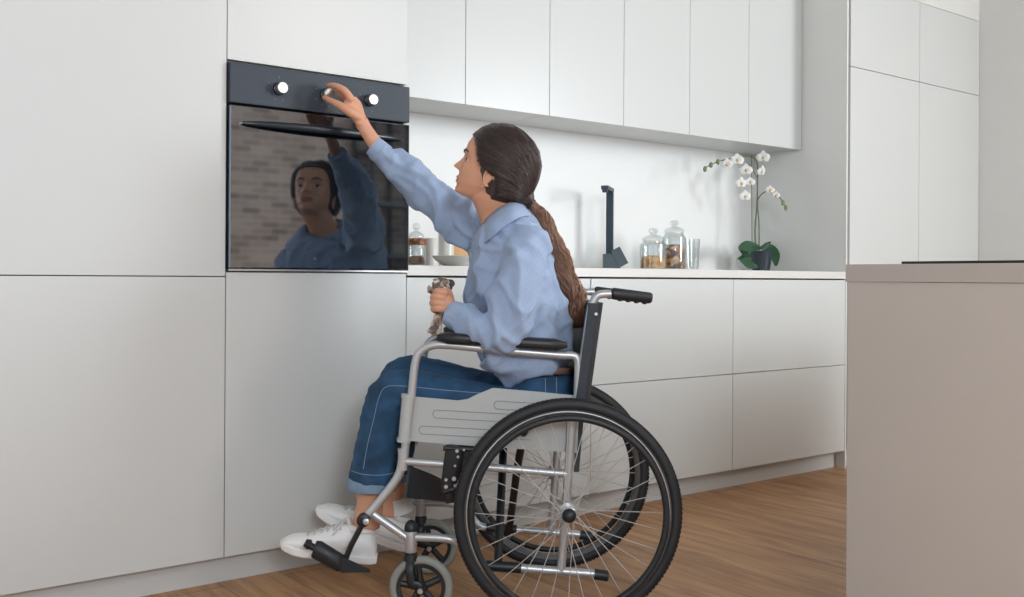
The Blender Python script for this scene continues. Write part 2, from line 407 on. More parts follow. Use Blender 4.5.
tall(3.63, 4.229, [.082, 1.89, ZT], 'white tall cabinet in the far right corner against the grey side wall')
for i, lb in enumerate(['white drawer cabinet under the counter, hidden behind the wheelchair beside the oven column',
                        'white two-drawer cabinet under the counter below the black faucet',
                        'white two-drawer cabinet under the counter below the orchid']):
    x0 = .6 + .8 * i; t = thing('base_cabinet', lb, 'cabinet', (x0, 0, 0), group=None)
    MB().box((x0 + .001, .021, .082), (x0 + .799, .545, .86)).build('body', CABIN, t, smooth=False)
    for z0, z1 in ((.082, .486), (.486, .884)):
        d = MB(); door(d, x0, x0 + .8, z0, z1); d.build('drawer', CAB, t, smooth=False)
for i, lb in enumerate(['white two-door wall cabinet next to the oven column above the woman',
                        'white two-door wall cabinet in the middle of the upper row',
                        'white two-door wall cabinet at the right end of the upper row above the orchid']):
    x0 = .6 + .8 * i; t = thing('wall_cabinet', lb, 'cabinet', (x0, .25, 1.516))
    MB().box((x0 + .001, .271, 1.522), (x0 + .7985, .548, ZT), .001).build('body', CAB, t, smooth=False)
    for k in range(2):
        d = MB(); door(d, x0 + .4 * k, x0 + .4 * k + .4, 1.516, ZT, .25); d.build('door', CAB, t, smooth=False)
tag(MB().box((.602, -.002, .889), (2.999, .547, .922), .0015).build('countertop', COUNTER, smooth=False),
    'long off-white countertop running from the oven column to the side wall', 'countertop')
struct(MB().box((-1.8, .05, 0), (3.0, .07, .0815)).box((3.03, .05, 0), (4.229, .07, .0815)).build('baseboard_back', PLINTH, smooth=False))

# ================================================================== OVEN
ov = thing('oven', 'black built-in oven with three steel knobs and a mirror-like glass door', 'oven', (.3, 0, .9))
MB().box((.01, .02, .905), (.59, .5, 1.49)).build('body', OVENM, ov, smooth=False)
MB().box((.003, -.018, 1.377), (.597, .018, 1.491), .003).build('control_panel', OVENP, ov, smooth=False)
dr = MB().box((.003, -.018, .906), (.597, .018, 1.370), .003).build('door', OVENG, ov, smooth=False)
MB().box((.004, -.012, .899), (.596, .015, .904)).build('bottom_trim', STEEL, ov, smooth=False)
hb = MB(); R = []
for i in range(25):
    t = i / 24; x = .035 + t * .53; bow = math.sin(PI * t) ** .6
    yy = -.024 - .030 * bow; hh = .004 + .0085 * bow; dd = .003 + .004 * bow
    R.append([(x, yy + dd * math.cos(2 * PI * j / 16), 1.320 + hh * math.sin(2 * PI * j / 16)) for j in range(16)])
hb.rings(R).build('handle', OVENM, dr)
TICK = mat('panel_marking', (120, 130, 140), .5)
for kx, in ((.150,), (.300,), (.450,)):
    kb = MB(); kb.lathe((kx, -.018, 1.431), [(.019, 0), (.019, .008), (.0175, .009)], axis=(0, -1, 0))
    k = kb.build('knob', OVENM, ov)
    MB().lathe((kx, -.027, 1.431), [(.0165, 0), (.0170, .010), (.0165, .018), (.015, .0195)], axis=(0, -1, 0)).build('knob_cap', STEEL, k)
    for a in (90, 155, 205, 250, 290, 25):
        c = V((kx + .034 * math.cos(math.radians(a)), -.0188, 1.431 + .034 * math.sin(math.radians(a)))); d = V((math.cos(math.radians(a)), 0, math.sin(math.radians(a))))
        tk = MB()
        if a == 90: tk.tube([c - d * .004, c + d * .004], .0012, n=6)
        else: tk.ball(c, (.0018, .0006, .0018), n=5)
        tk.build('dial_mark', TICK, k)

# ================================================================== ISLAND
isl = thing('kitchen_island', 'beige kitchen island with thick worktop in the right foreground', 'island', (2.1, -1.7, 0))
MB().box((1.114, -2.2, 0), (3.3, -1.272, .878), .001).build('body', ISLE, isl, smooth=False)
MB().box((1.110, -2.21, .8785), (3.31, -1.268, .922), .0015).build('worktop', ISLETOP, isl, smooth=False)
tag(MB().box((1.18, -1.9, .9225), (1.78, -1.378, .9295), .002).build('cooktop', BLACKM, smooth=False), 'thin black glass cooktop set on the island worktop', 'cooktop')

# black metal shelving in front of the brick wall (seen mirrored in the oven door)
sh = thing('shelving_unit', 'tall black metal shelving frame against the brick wall behind', 'shelf', (3.7, -4.9, 0))
b = MB()
for x in (3.15, 3.5, 3.85, 4.18):
    for y in (-5.06, -4.75): b.box((x - .015, y - .015, 0), (x + .015, y + .015, 2.4))
b.build('frame', BLACKM, sh, smooth=False)
for z in (.35, .75, 1.05, 1.5, 1.95, 2.37): MB().box((3.135, -5.08, z), (4.2, -4.73, z + .03)).build('shelf', BLACKM, sh, smooth=False)

tag(MB().box((1.76, -3.84, 2.64), (2.24, -3.36, 2.7), .006).build('added_light_housing', WINF, smooth=False), 'unseen square white box added as housing above the extra area light', 'light')  # added out-of-view box to house the extra area light
# ================================================================== FAUCET
fx, fy = 1.885, .42
fb = thing('faucet', 'tall slate black square faucet with side lever on the countertop', 'faucet', (fx, fy, .922))
post = MB(); cx = V((fx, fy, 0)); sd = V((-.79, -.61, 0)).normalized(); sp = V((-sd.y, sd.x, 0))
post.hexa(cx + UP * (.922 + .175), sd * .011, sp * .015, UP * .175)
post.hexa(cx + UP * 1.266 + sd * .065, sd * .078, sp * .015, UP * .008)
post.hexa(cx + UP * 1.254 + sd * .130, sd * .012, sp * .011, UP * .008)
post.build('spout', FAUC, fb, smooth=False)
e = RT
MB().hexa(cx + UP * .956 + e * .008, e * .036, FW * .026, UP * .034).build('base', FAUC, fb, smooth=False)
l1 = (e * .5 + UP * .87).normalized() * 1; l1 = (UP * .9 - e * -.43).normalized()
la = (UP * .88 - e * .47).normalized(); lb_ = (e * .88 + UP * .47).normalized()
MB().hexa(cx + UP * .976 + e * .040 - FW * .012, la * .040, lb_ * .022, FW * .016).build('lever', FAUC, fb, smooth=False)

# ================================================================== COUNTER ITEMS
def jar(name, label, c, r, h, fill, fh, fmat, knobh=.05, group=None):
    t = thing(name, label, 'jar', (c[0], c[1], .922), group=group); b0 = (c[0], c[1], .9225)
    g = MB(); g.lathe(b0, [(r * .92, 0), (r, .006), (r, h * .86), (r * .8, h * .95), (r * .78, h), (r * .74, h), (r * .76, h * .95), (r * .95, h * .85), (r * .95, .01), (r * .9, .006)]).build('glass_body', GLASS, t)
    f = MB(); f.lathe(b0, [(r * .88, .007), (r * .92, .012), (r * .92, fh * .8), (r * .7, fh), (r * .3, fh * 1.08)]).build(fill, fmat, t)
    l = MB(); l.lathe((c[0], c[1], .9225 + h + .001), [(r * .8, 0), (r * .84, .006), (r * .8, .012), (r * .5, .022), (r * .22, .026), (r * .2, .03), (r * .34, .036), (r * .36, .044), (r * .26, .052), (.002, .055)]).build('lid', GLASS, t)
    return t
P = py(653, 266, .30); jar('glass_jar', 'clear glass jar half full of golden flakes, left of the jar of nuts', (P.x, P.y), .058, .125, 'cereal', .058, CORN)
P = py(674, 266, .30); jar('glass_jar', 'taller clear glass jar full of mixed nuts and dried fruit', (P.x, P.y), .052, .165, 'nuts', .105, NUTS)
P = py(692, 266, .30)
tag(MB().lathe((P.x, P.y, .9225), [(.026, 0), (.029, .01), (.036, .14), (.034, .14), (.027, .012), (.01, .01)]).build('drinking_glass', GLASS),
    'empty clear drinking glass to the right of the nut jar', 'glass')
P = py(416, 264, .30)
t = jar('glass_jar', 'small clip-top glass jar with brown contents beside the oven', (P.x, P.y), .036, .10, 'spice', .035, SPICE)
MB().lathe((P.x, P.y, .9225 + .078), [(.037, 0), (.038, .002), (.038, .020), (.036, .022)]).build('label_band', SPICE, t)
P = py(431, 264, .36)
tag(MB().lathe((P.x, P.y, .9225), [(.022, 0), (.025, .004), (.025, .10), (.022, .106), (.020, .106), (.02, .1)]).build('ceramic_cup', PORC), 'tall white cylindrical container beside the small glass jar', 'container')
P = py(446, 264, .42)
tag(MB().lathe((P.x, P.y, .9225), [(.026, 0), (.029, .004), (.03, .13), (.028, .136), (.026, .13), (.025, .01)]).build('ceramic_cup', PORC), 'taller white container behind the shallow bowl', 'container')
P = py(463, 264, .50)
b = MB(); b.box((P.x - .04, .508, .923), (P.x + .16, .524, 1.06), .004); tag(b.build('cutting_board', WOOD), 'light wooden cutting board standing against the backsplash', 'board')
P = py(457, 264, .15)
tag(MB().lathe((P.x, P.y, .9225), [(.045, 0), (.05, .004), (.078, .022), (.088, .036), (.086, .037), (.074, .026), (.045, .008)]).build('shallow_bowl', PORC), 'shallow white bowl on the countertop just behind the woman\'s chest', 'bowl')

# ================================================================== ORCHID
OY = .36
po = py(761, 268, OY); oc = V((po.x, OY, .9225))
orc = thing('potted_orchid', 'white orchid with two stems in a dark pot at the end of the counter', 'plant', oc)
MB().lathe(oc, [(.036, 0), (.042, .005), (.056, .095), (.058, .1), (.053, .1), (.05, .085)]).build('pot', POT, orc)
O = lambda u, v, y=OY: py(u, v, y)
def leafmesh(pts, wd, wide, th=.003):
    pts, wd = smooth([V(p) for p in pts], wd, 5); wide = V(wide); b = MB(); R = []
    for i, p in enumerate(pts):
        t = (pts[min(i + 1, len(pts) - 1)] - pts[max(i - 1, 0)]).normalized(); s = (wide - t * wide.dot(t)).normalized(); n = t.cross(s)
        R.append([p + s * wd[i] + n * .006, p + n * (th), p - s * wd[i] + n * .006, p - n * th])
    return b.rings(R)
leafmesh([O(761, 247), O(750, 246, .33), O(743, 254, .30), O(748, 264, .27), O(757, 267.5, .25)], [.012, .030, .036, .030, .006], (.35, .4, .85)).build('leaf', LEAF, orc)
leafmesh([O(762, 248), O(770, 249, .33), O(775, 256, .30), O(776, 266, .28)], [.012, .024, .024, .008], (.6, -.7, .2)).build('leaf', LEAF, orc)
leafmesh([O(760, 248), O(752, 246, .40), O(744, 252, .45), O(741, 262, .47)], [.01, .03, .03, .006], (.5, .7, .5)).build('leaf', LEAF, orc)
leafmesh([O(762, 248), O(766, 243, .42), O(769, 246, .41)], [.01, .024, .006], (.7, -.6, .3)).build('leaf', LEAF, orc)
sa = [O(756, 249), O(755, 230), O(757, 205), O(757.5, 180), O(757, 162), O(748, 156, .35), O(733, 158, .33), O(717, 162, .32), O(705, 168, .31)]
sb = [O(759, 249, .37), O(759, 225, .37), O(757.5, 203, .37), O(760, 196, .34), O(766, 191.5, .31), O(773, 191, .28), O(780, 198, .26), O(785, 206, .25)]
sc_ = [O(757, 178, .355), O(752, 168, .35), O(746, 163, .34)]
MB().tube(sa, [.0035] * 5 + [.0025] * 4, n=8, sub=4).build('stem', STEM, orc)
MB().tube(sb, [.003] * 4 + [.0025] * 4, n=8, sub=4).build('stem', STEM, orc)
MB().tube(sc_, .002, n=8, sub=4).build('stem', STEM, orc)
MB().tube([O(752, 249, .38), O(751.5, 155, .38)], .0018, n=6).build('support_stick', STEM, orc)
def flower(c, nrm, r):
    nrm = V(nrm).normalized(); a = UP - nrm * UP.dot(nrm); a.normalize(); s = nrm.cross(a); b = MB()
    for k, (ang, ln, wd) in enumerate([(90, 1, .42), (0, 1, .62), (180, 1, .62), (215, .95, .4), (325, .95, .4)]):
        d = s * math.cos(math.radians(ang)) + a * math.sin(math.radians(ang)); w_ = nrm.cross(d)
        R = []
        for i in range(7):
            t = i / 6; ww = r * wd * math.sin(PI * min(.97, t * .9 + .08)) ** .8 * .9; cc = c + d * (r * ln * t) + nrm * (.006 * math.sin(t * 3))
            R.append([cc + w_ * ww, cc + nrm * .0012 - nrm * 0, cc - w_ * ww, cc - nrm * .0012])
        b.rings(R)
    f = b.build('flower', PETAL, orc)
    MB().ball(c + nrm * .006 - a * .004, (.006, .006, .008), n=6).build('flower_centre', YEL, f)
rg = random.Random(8)
for (u, v, y, r) in [(737, 160, .33, .042), (746, 170, .34, .040), (763, 157, .36, .042), (761, 171, .35, .036), (741, 183, .34, .036), (745, 196, .35, .036), (770, 190, .29, .028), (776, 195, .27, .024), (727, 164, .32, .034), (750, 182, .36, .032)]:
    flower(O(u, v, y - .02), (-.5 + rg.uniform(-.5, .5), -.85, rg.uniform(-.4, .3)), r * .8)
for (u, v, y) in [(718, 162, .315), (711, 165, .31), (705, 169, .31), (783, 203, .25), (786, 208, .25)]:
    MB().ball(O(u, v, y), (.009, .009, .014), n=7).build('bud', BUD, orc)

# ================================================================== WHEELCHAIR
RZ = math.atan2(PD.y, PD.x)
wc = thing('wheelchair', 'silver wheelchair with black tyres and grey side panel in front of the oven', 'wheelchair', wl(.1, .2575, 0), RZ)
TOTQ = .515
def side(q, far): return TOTQ - q if far else q
def ringpts(c, r, q, n=72): return [wl(c[0] + r * math.cos(2 * PI * i / n), q, c[1] + r * math.sin(2 * PI * i / n)) for i in range(n)]
def wheel(far):
    q0 = side(0, far); o = 1 if far else -1; c = (0, HUBZ)
    t = MB(); t.tube(ringpts(c, .2735, q0, 96), .0165, n=14, closed=True)
    for k in range(150):
        a = 2 * PI * k / 150
        for dq in (-.008, .008):
            rr = .2735 + .0152; p = wl(rr * math.cos(a), q0 + dq, HUBZ + rr * math.sin(a)); d = (PD * math.cos(a) + UP * math.sin(a)); tt = (-PD * math.sin(a) + UP * math.cos(a))
            t.hexa(p, d * .0008, tt * .0036, QD * .003)
    w_ = t.build('rear_wheel', RUBBER, wc)
    m = MB(); R = []
    for i in range(96):
        a = 2 * PI * i / 96; R.append([wl(rr * math.cos(a), q0 + dq, HUBZ + rr * math.sin(a)) for rr, dq in ((.262, -.012), (.262, .012), (.250, .010), (.246, 0), (.250, -.010))])
    m.rings(R, closed=True).build('rim', RIMM, w_)
    MB().tube(ringpts(c, .2565, q0 + o * .0125, 96), .0016, n=6, closed=True).build('rim_edge', SPOKE, w_)
    MB().tube(ringpts(c, .244, q0 + o * .036, 96), .0085, n=12, closed=True).build('hand_rim', BLACKP, w_)
    for k in range(6):
        a = 2 * PI * k / 6 + .3; b = MB(); b.tube([wl(.25 * math.cos(a), q0, HUBZ + .25 * math.sin(a)), wl(.246 * math.cos(a), q0 + o * .034, HUBZ + .246 * math.sin(a))], .004, n=8)
        b.build('hand_rim_bracket', BLACKM, w_)
    b = MB(); b.lathe(wl(0, q0 - o * .03, HUBZ), [(.012, 0), (.020, .004), (.020, .01), (.011, .014), (.011, .046), (.020, .05), (.020, .056), (.015, .06)], axis=QD * o)
    b.build('hub', CHROME, w_)
    b = MB(); b.lathe(wl(0, q0 + o * .03, HUBZ), [(.016, 0), (.018, .004), (.016, .014), (.010, .020), (.002, .022)], axis=QD * o); b.build('hub_cap', BLACKP, w_)
    N = 32
    for k in range(N):
        a = 2 * PI * k / N; s = 1 if k % 2 else -1; tw = .75 * (1 if (k // 2) % 2 else -1)
        h = wl(.0185 * math.cos(a + tw), q0 + s * .024, HUBZ + .0185 * math.sin(a + tw)); e_ = wl(.251 * math.cos(a), q0 + s * .003, HUBZ + .251 * math.sin(a))
        MB().tube([h, e_], .0012, n=5).build('spoke', SPOKE, w_)
wheel(False); wheel(True)
def sd_(pts, far, q=.06): return [wl(*(lambda a: (a[0], side(q if len(p) < 3 else p[2], far), a[1]))(lz(p[0], p[1], q if len(p) < 3 else p[2]))) for p in pts]
TR = .0115
for far in (False, True):
    S = lambda pts, q=.06: sd_(pts, far, q)
    fr = MB()
    fr.tube(S([(402, 448), (402, 462), (397, 478), (379, 502), (363, 520)]), TR, sub=4)
    fr.tube(S([(402, 461), (485, 467), (568, 474)]), TR * .9)
    fr.tube(S([(573, 400), (571, 440), (561, 571)]), TR)
    fr.tube(S([(373, 514), (390, 526), (409, 539)]), TR * .95)
    fr.tube(S([(411, 537), (440, 538), (455, 541), (468, 552), (482, 565), (522, 568), (597, 574)]), TR * .95, sub=4)
    fr.tube(S([(425, 432), (575, 438)], .092), TR)
    fr.build('frame', CHROME, wc)
    MB().tube(S([(594, 574), (608, 576)]), TR * 1.25).build('frame_tip', BLACKP, wc); MB().tube(S([(486, 565.5), (521, 568)]), TR * 1.2).build('frame_sleeve', BLACKP, wc)
    ar = MB().tube(S([(403, 470), (407, 430), (411, 400), (415, 365), (420, 352), (432, 345.5), (447, 345), (500, 350), (560, 355), (574, 356), (578, 362), (578, 380), (577, 412)]), TR * .95, sub=4)
    ar.build('armrest_frame', CHROME, wc)
    pd = MB(); A = lz(437, 345); B = lz(567, 353); n = 12; R = []
    for i in range(n + 1):
        t = i / n; p = A[0] + (B[0] - A[0]) * t; z = A[1] + (B[1] - A[1]) * t + .002; en = min(1, min(t, 1 - t) * 8 + .45)
        R.append([wl(p, side(.062 + .032 * en * math.copysign(abs(math.cos(a)) ** .5, math.cos(a)), far), z + .018 + .015 * en * math.copysign(abs(math.sin(a)) ** .6, math.sin(a))) for a in [2 * PI * j / 20 for j in range(20)]])
    pd.rings(R).build('armrest_pad', VINYL, wc)
    cl = MB().tube(S([(408, 396), (404, 441)]), .0155, n=14); cl.tube(S([(408.3, 394), (408, 398)]), .018, n=14); cl.tube(S([(404, 438), (403.6, 442)]), .018, n=14)
    cl.build('panel_clip', PANEL, wc)
    # skirt guard
    out = [(407, 396), (430, 398), (458, 400.5), (468, 399), (478, 394), (493, 388), (540, 392), (580, 396), (577, 453), (520, 449), (460, 445), (405, 440.5)]
    q0 = .072; pts = [lz(u, v, q0) for u, v in out]; b = MB(); n = len(pts)
    o1 = [wl(p[0], side(q0, far), p[1]) for p in pts]; o2 = [wl(p[0], side(q0 + .004, far), p[1]) for p in pts]
    b.add(o1 + o2, [tuple(range(n)), tuple(range(2 * n - 1, n - 1, -1))] + [(i, (i + 1) % n, n + (i + 1) % n, n + i) for i in range(n)])
    sg = b.build('side_panel', PANEL, wc, smooth=False)
    b = MB()
    for (u0, v0, u1, v1) in ((498, 405, 560, 409), (437, 414, 540, 420), (423, 430, 530, 436)):
        loop = []
        for k in range(9):
            a = PI / 2 + PI * k / 8; loop.append((u0 + 4.0 * math.cos(a), v0 - 4.0 * math.sin(a)))
        loop = [(u1, v1 - 4)] + loop + [(u1, v1 + 4)]
        b.tube([wl(lz(u, v, q0)[0], side(q0 - .0003, far), lz(u, v, q0)[1]) for u, v in loop], .0011, n=6)
    b.build('embossed_line', PANELD, sg)
    # back cane, handle and grip
    MB().tube(S([(576, 412), (578, 398), (586, 340), (591, 310), (594, 300), (600, 294.5), (614, 294)]), TR * .95, sub=4).build('back_cane', CHROME, wc)
    g = MB(); g.tube(S([(611, 293.5), (613, 293.5), (650, 298), (652, 298.3)]), [.011, .0155, .0145, .011], n=16)
    for k in range(4):
        c = S([(620 + k * 8.2, 299 + k * 1.0)])[0]; g.ball(c, (.0085, .010, .0065), n=8, axes=(PD, QD, UP))
    g.build('hand_grip', BLACKP, wc)
    MB().tube(S([(596.5, 291), (596.5, 278)] if not far else [(607, 293), (608, 279)]), .0045, n=10).build('clamp_knob', CHROME, wc) if far else None
    # caster
    st = lz(411, 530); hb_ = lz(421, 593); qc = .06
    W = lambda p, z, q=qc: wl(p, side(q, far), z)
    zc = .0825
    cs = MB(); cs.lathe(W(st[0], lz(411, 552)[1]), [(.0145, 0), (.0155, .003), (.0155, .052), (.0145, .056)], n=20); cst = cs.build('caster_housing', CHROME, wc)
    MB().lathe(W(st[0], lz(411, 530)[1] - .002), [(.0165, 0), (.0175, .006), (.015, .018), (.008, .026), (.002, .028)], n=20).build('caster_cap', BLACKP, cst)
    fk = MB(); zt = lz(411, 553)[1]
    fk.lathe(W(st[0], zt - .022), [(.014, 0), (.019, .004), (.017, .022)], n=18)
    for dq in (-.024, .024):
        fk.tube([W(st[0], zt - .016, qc + dq * .4), W(st[0] + .001, zt - .035, qc + dq), W(st[0] - .004, zt - .07, qc + dq), W(hb_[0] + .004, zc + .012, qc + dq), W(hb_[0], zc - .004, qc + dq)], [.011, .0105, .010, .0095, .009], sub=4, flat=.45, ref=PD)
    fk.build('caster_fork', BLACKP, wc)
    ct = MB().tube([wl(hb_[0] + .071 * math.cos(2 * PI * i / 48), side(qc, far), zc + .071 * math.sin(2 * PI * i / 48)) for i in range(48)], .0115, n=12, closed=True).build('caster_wheel', GREYRUB, wc)
    b = MB(); R = []
    for i in range(48):
        a = 2 * PI * i / 48; R.append([W(hb_[0] + rr * math.cos(a), zc + rr * math.sin(a), qc + dq) for rr, dq in ((.063, -.01), (.063, .01), (.053, .009), (.053, -.009))])
    b.rings(R, closed=True)
    for k in range(5):
        a = 2 * PI * k / 5 + .2; b.tube([W(hb_[0], zc), W(hb_[0] + .056 * math.cos(a), zc + .056 * math.sin(a))], [.010, .0085], n=8, flat=.8)
    b.lathe(W(hb_[0], zc, qc - .016), [(.014, 0), (.016, .003), (.016, .029), (.014, .032)], axis=QD if not far else -QD) if not far else b.ball(W(hb_[0], zc), .016, n=8)
    b.build('caster_hub', BLACKP, ct)
    MB().lathe(W(hb_[0], zc, qc - .036), [(.006, 0), (.0075, .002), (.0075, .004)], axis=QD if not far else -QD).lathe(W(hb_[0], zc, qc + .036), [(.006, 0), (.0075, .002), (.0075, .004)], axis=-QD if not far else QD).build('axle_bolt', STEEL, ct)
    # footrest
    ft = MB()
    for dq in (.045, .062):
        ft.tube(S([(365, 519, dq), (354, 540, dq), (350, 548, dq), (341, 571, dq)]), [.0075, .0075, .0075, .0065], sub=3, n=8)
    ft.lathe(S([(363, 521, .035)])[0], [(.012, 0), (.017, .003), (.017, .022), (.012, .026)], axis=QD if not far else -QD)
    ft.build('footrest_arm', BLACKM, wc)
    MB().lathe(S([(366, 522, .030)])[0], [(.003, -.002), (.008, 0), (.009, .006)], axis=QD if not far else -QD).build('footrest_bolt', CHROME, wc)
    fp = MB(); fp.tube(S([(314, 548.5), (317, 549.5), (341, 563.5), (343, 564)], .055), [.021, .0245, .0225, .019], n=18, flat=.8)
    if not far: fp.tube(S([(305, 542.5), (309, 544.5), (311, 545)], .055), [.010, .0135, .011], n=14).tube(S([(309, 545), (316, 549)], .055), .009)
    a_, b_, c_, d_ = S([(341, 556), (370, 569), (370, 572.5), (341, 573)], .035); a2, b2, c2, d2 = S([(341, 556), (370, 569), (370, 572.5), (341, 573)], .10)
    fp.add([a_, b_, c_, d_, a2, b2, c2, d2], [(0, 1, 2, 3), (7, 6, 5, 4), (0, 4, 5, 1), (1, 5, 6, 2), (2, 6, 7, 3), (3, 7, 4, 0)])
    fp.build('footplate', BLACKP, wc)
    # brake
    bk = MB(); bq = .045
    bk.tube(S([(456, 446, bq), (452, 470, bq), (448, 488, bq), (452, 502, bq)]), [.026, .024, .018, .014], n=10, sub=3, flat=.25, ref=PD)
    bk.tube(S([(470, 452, bq), (466, 475, bq), (462, 492, bq)]), [.016, .014, .012], n=10, flat=.3, ref=PD)
    bk.tube(S([(443, 448, bq), (473, 450, bq)]), .007, n=8).tube(S([(444, 492, bq), (465, 486, bq)]), .008, n=8)
    br = bk.build('brake', BLACKM, wc)
    for (u, v, r) in ((457, 451, .0045), (464, 450, .003), (458, 457, .0035), (446, 480, .004), (454, 479, .0055), (446, 487, .005), (455, 486, .004), (455, 466, .003)):
        bb = MB(); bb.lathe(S([(u, v, bq - .009)])[0], [(r, 0), (r, .006)], axis=QD if not far else -QD, n=10)
        bb.build('brake_hole_disc', CHROME, br)  # light discs standing in for holes through the bracket
# cross brace
BR = .011
MB().tube([px(498, 563, .07), px(503.5, 446, .26), wl(lz(507, 428, .06)[0], .44, lz(507, 428)[1])], BR).build('cross_brace', BLACKM, wc)
MB().tube([px(509, 531, .445), px(517, 470, .27), wl(lz(524, 432)[0], .07, lz(524, 432)[1])], BR).build('cross_brace', BLACKM, wc)
# seat, backrest and calf strap
zs = lz(540, 428)[1]; p0 = lz(428, 420)[0]; p1 = lz(574, 430)[0]
MB().add(*(lambda vs: (vs, [(0, 1, 3, 2), (4, 6, 7, 5), (0, 4, 5, 1), (2, 3, 7, 6), (0, 2, 6, 4), (1, 5, 7, 3)]))([wl(p, q, z) for p in (p1, p0) for q in (.078, .437) for z in (zs, zs + .022)])).build('seat', UPH, wc, smooth=False)
b = MB(); R = []
for i in range(13):
    t = i / 12; u0 = 593.5 - 15.5 * t - 3 * math.sin(PI * t) * 0; v0 = 303 + 112 * t
    P0 = lz(u0, v0)
    ring = []
    prof = []
    nq = 14
    for j in range(nq + 1):
        s = j / nq; q = .046 + s * (.469 - .046); sag = .022 * math.sin(PI * s); edge = .019 if 0 < j < nq else .008
        prof.append((q, P0[0] - sag, edge))
    ring = [wl(p + (.021 if 0 < j < nq else .012), q, P0[1]) for j, (q, p, e_) in enumerate(prof)] + [wl(p - (.021 if j in (1, 2, nq - 1, nq - 2) else .010), q, P0[1]) for j, (q, p, e_) in reversed(list(enumerate(prof)))]
    R.append(ring)
b.rings(R).build('backrest', UPH, wc)
b = MB()
b.sheet([px(577, 405, .075), px(585, 405, .075)], [px(574, 472, .075), px(579, 472, .075)], .006, QD).build('backrest_strap', UPH, wc)
for v in (306, 309):
    pass
MB().lathe(px(596, 314, .038), [(.004, 0), (.004, .004)], axis=-QD, n=10).build('rivet', CHROME, wc)
top = []; bot = []
for i in range(15):
    t = i / 14; sag = PD * (-.02 * math.sin(PI * t))
    top.append(px(408, 466, .07).lerp(px(451, 489, .44), t) + sag); bot.append(px(404, 498, .07).lerp(px(452, 503, .44), t) + sag)
MB().sheet(top, bot, .006, PD * -1).build('calf_strap', UPH, wc)

# ================================================================== PERSON
QC = .2575
def eRing(f, bk, hw, q=QC, n=40, ex=2.3, qf=None):
    a = px(f[0], f[1], q); c = px(bk[0], bk[1], q); m = (a + c) / 2; h = (a - c) / 2; r = []
    for j in range(n):
        t = 2 * PI * j / n; cs = math.copysign(abs(math.cos(t)) ** (2 / ex), math.cos(t)); sn = math.copysign(abs(math.sin(t)) ** (2 / ex), math.sin(t))
        r.append(m + h * cs + QD * (hw * sn))
    return r
def ringsmooth(rs, sub=4):
    n = len(rs[0]); cols = [smooth([r[j] for r in rs], [0] * len(rs), sub)[0] for j in range(n)]
    return [[cols[j][i] for j in range(n)] for i in range(len(cols[0]))]
def limb(b, pts, n=20, sub=5, flat=1, ref=None, k=1.0):
    b.tube([px(p[0], p[1], p[2]) for p in pts], [p[3] * k for p in pts], n=n, sub=sub, flat=flat, ref=ref)
def zl(pts): return [pz(*p) for p in pts]

# --- head frame
TH = math.radians(16); YH = math.radians(8)
HC = px(503, 160, .20)
f0 = (PD * math.cos(YH) + QD * math.sin(YH)); HL = UP.cross(f0).normalized() * 1
HF = (f0 * math.cos(TH) + UP * math.sin(TH)).normalized(); HU = (UP * math.cos(TH) - f0 * math.sin(TH)).normalized()
HS = HU.cross(HF).normalized()
def H(f, s, z): return HC + HF * f + HS * s + HU * z
ip = lambda t: (lambda z: float(np.interp(z, [a for a, _ in t], [c for _, c in t])))
F0 = ip([(-.126, .055), (-.122, .085), (-.117, .099), (-.10, .102), (-.084, .105), (-.07, .1055), (-.05, .1045), (-.03, .1025), (-.018, .1035), (0, .106), (.02, .1035), (.05, .092), (.07, .074), (.083, .05), (.09, .025), (.093, 0)])
B0 = ip([(-.126, -.02), (-.12, -.005), (-.10, .035), (-.07, .068), (-.03, .088), (0, .093), (.03, .09), (.06, .074), (.078, .050), (.088, .026), (.093, 0)])
W0 = ip([(-.126, .012), (-.122, .026), (-.112, .038), (-.09, .053), (-.06, .063), (-.03, .069), (0, .073), (.03, .073), (.06, .060), (.078, .042), (.088, .022), (.093, 0.001)])
N0 = ip([(-.062, 0), (-.058, .008), (-.053, .021), (-.050, .0245), (-.043, .020), (-.033, .013), (-.02, .0045), (-.008, 0)])
S0 = ip([(-.06, .0125), (-.05, .0095), (-.035, .0065), (-.02, .0065)])
ga = lambda x, s: math.exp(-(x / s) ** 2)
def facept(phi, z, grow=0):
    F = F0(z) + grow; B = B0(z) + grow; Wd = W0(z) + grow
    c, s = math.cos(phi), math.sin(phi); ex = 2 / 2.35
    f = (F if c > 0 else B) * math.copysign(abs(c) ** ex, c); y = Wd * math.copysign(abs(s) ** ex, s)
    if c > 0:
        f += N0(z) * ga(y, S0(z)) + .0045 * (ga(y - .0125, .006) + ga(y + .0125, .006)) * ga(z + .0555, .006)
        lw = ga(y, .024)
        f += lw * (.0065 * ga(z + .078, .0048) + .0065 * ga(z + .089, .0052) - .002 * ga(z + .0835, .002))
        f += .006 * ga(y, .018) * ga(z + .112, .011)
        for sg in (-1, 1):
            f -= .010 * ga(y - sg * .032, .013) * ga(z + .026, .010)
            f += .003 * ga(y - sg * .028, .018) * ga(z + .008, .006)
            f += .004 * ga(y - sg * .042, .016) * ga(z + .052, .013)
    return f, y
hd = MB(); R = []
zz = list(np.linspace(-.126, -.10, 14)) + list(np.linspace(-.097, .0, 44)) + list(np.linspace(.004, .093, 28))
for z in zz:
    r = []
    for j in range(96):
        t = j / 96; phi = 2 * PI * t; phi = phi - .28 * math.sin(phi)
        f, y = facept(phi, z); r.append(H(f, y, z))
    R.append(r)
hd.rings(R)
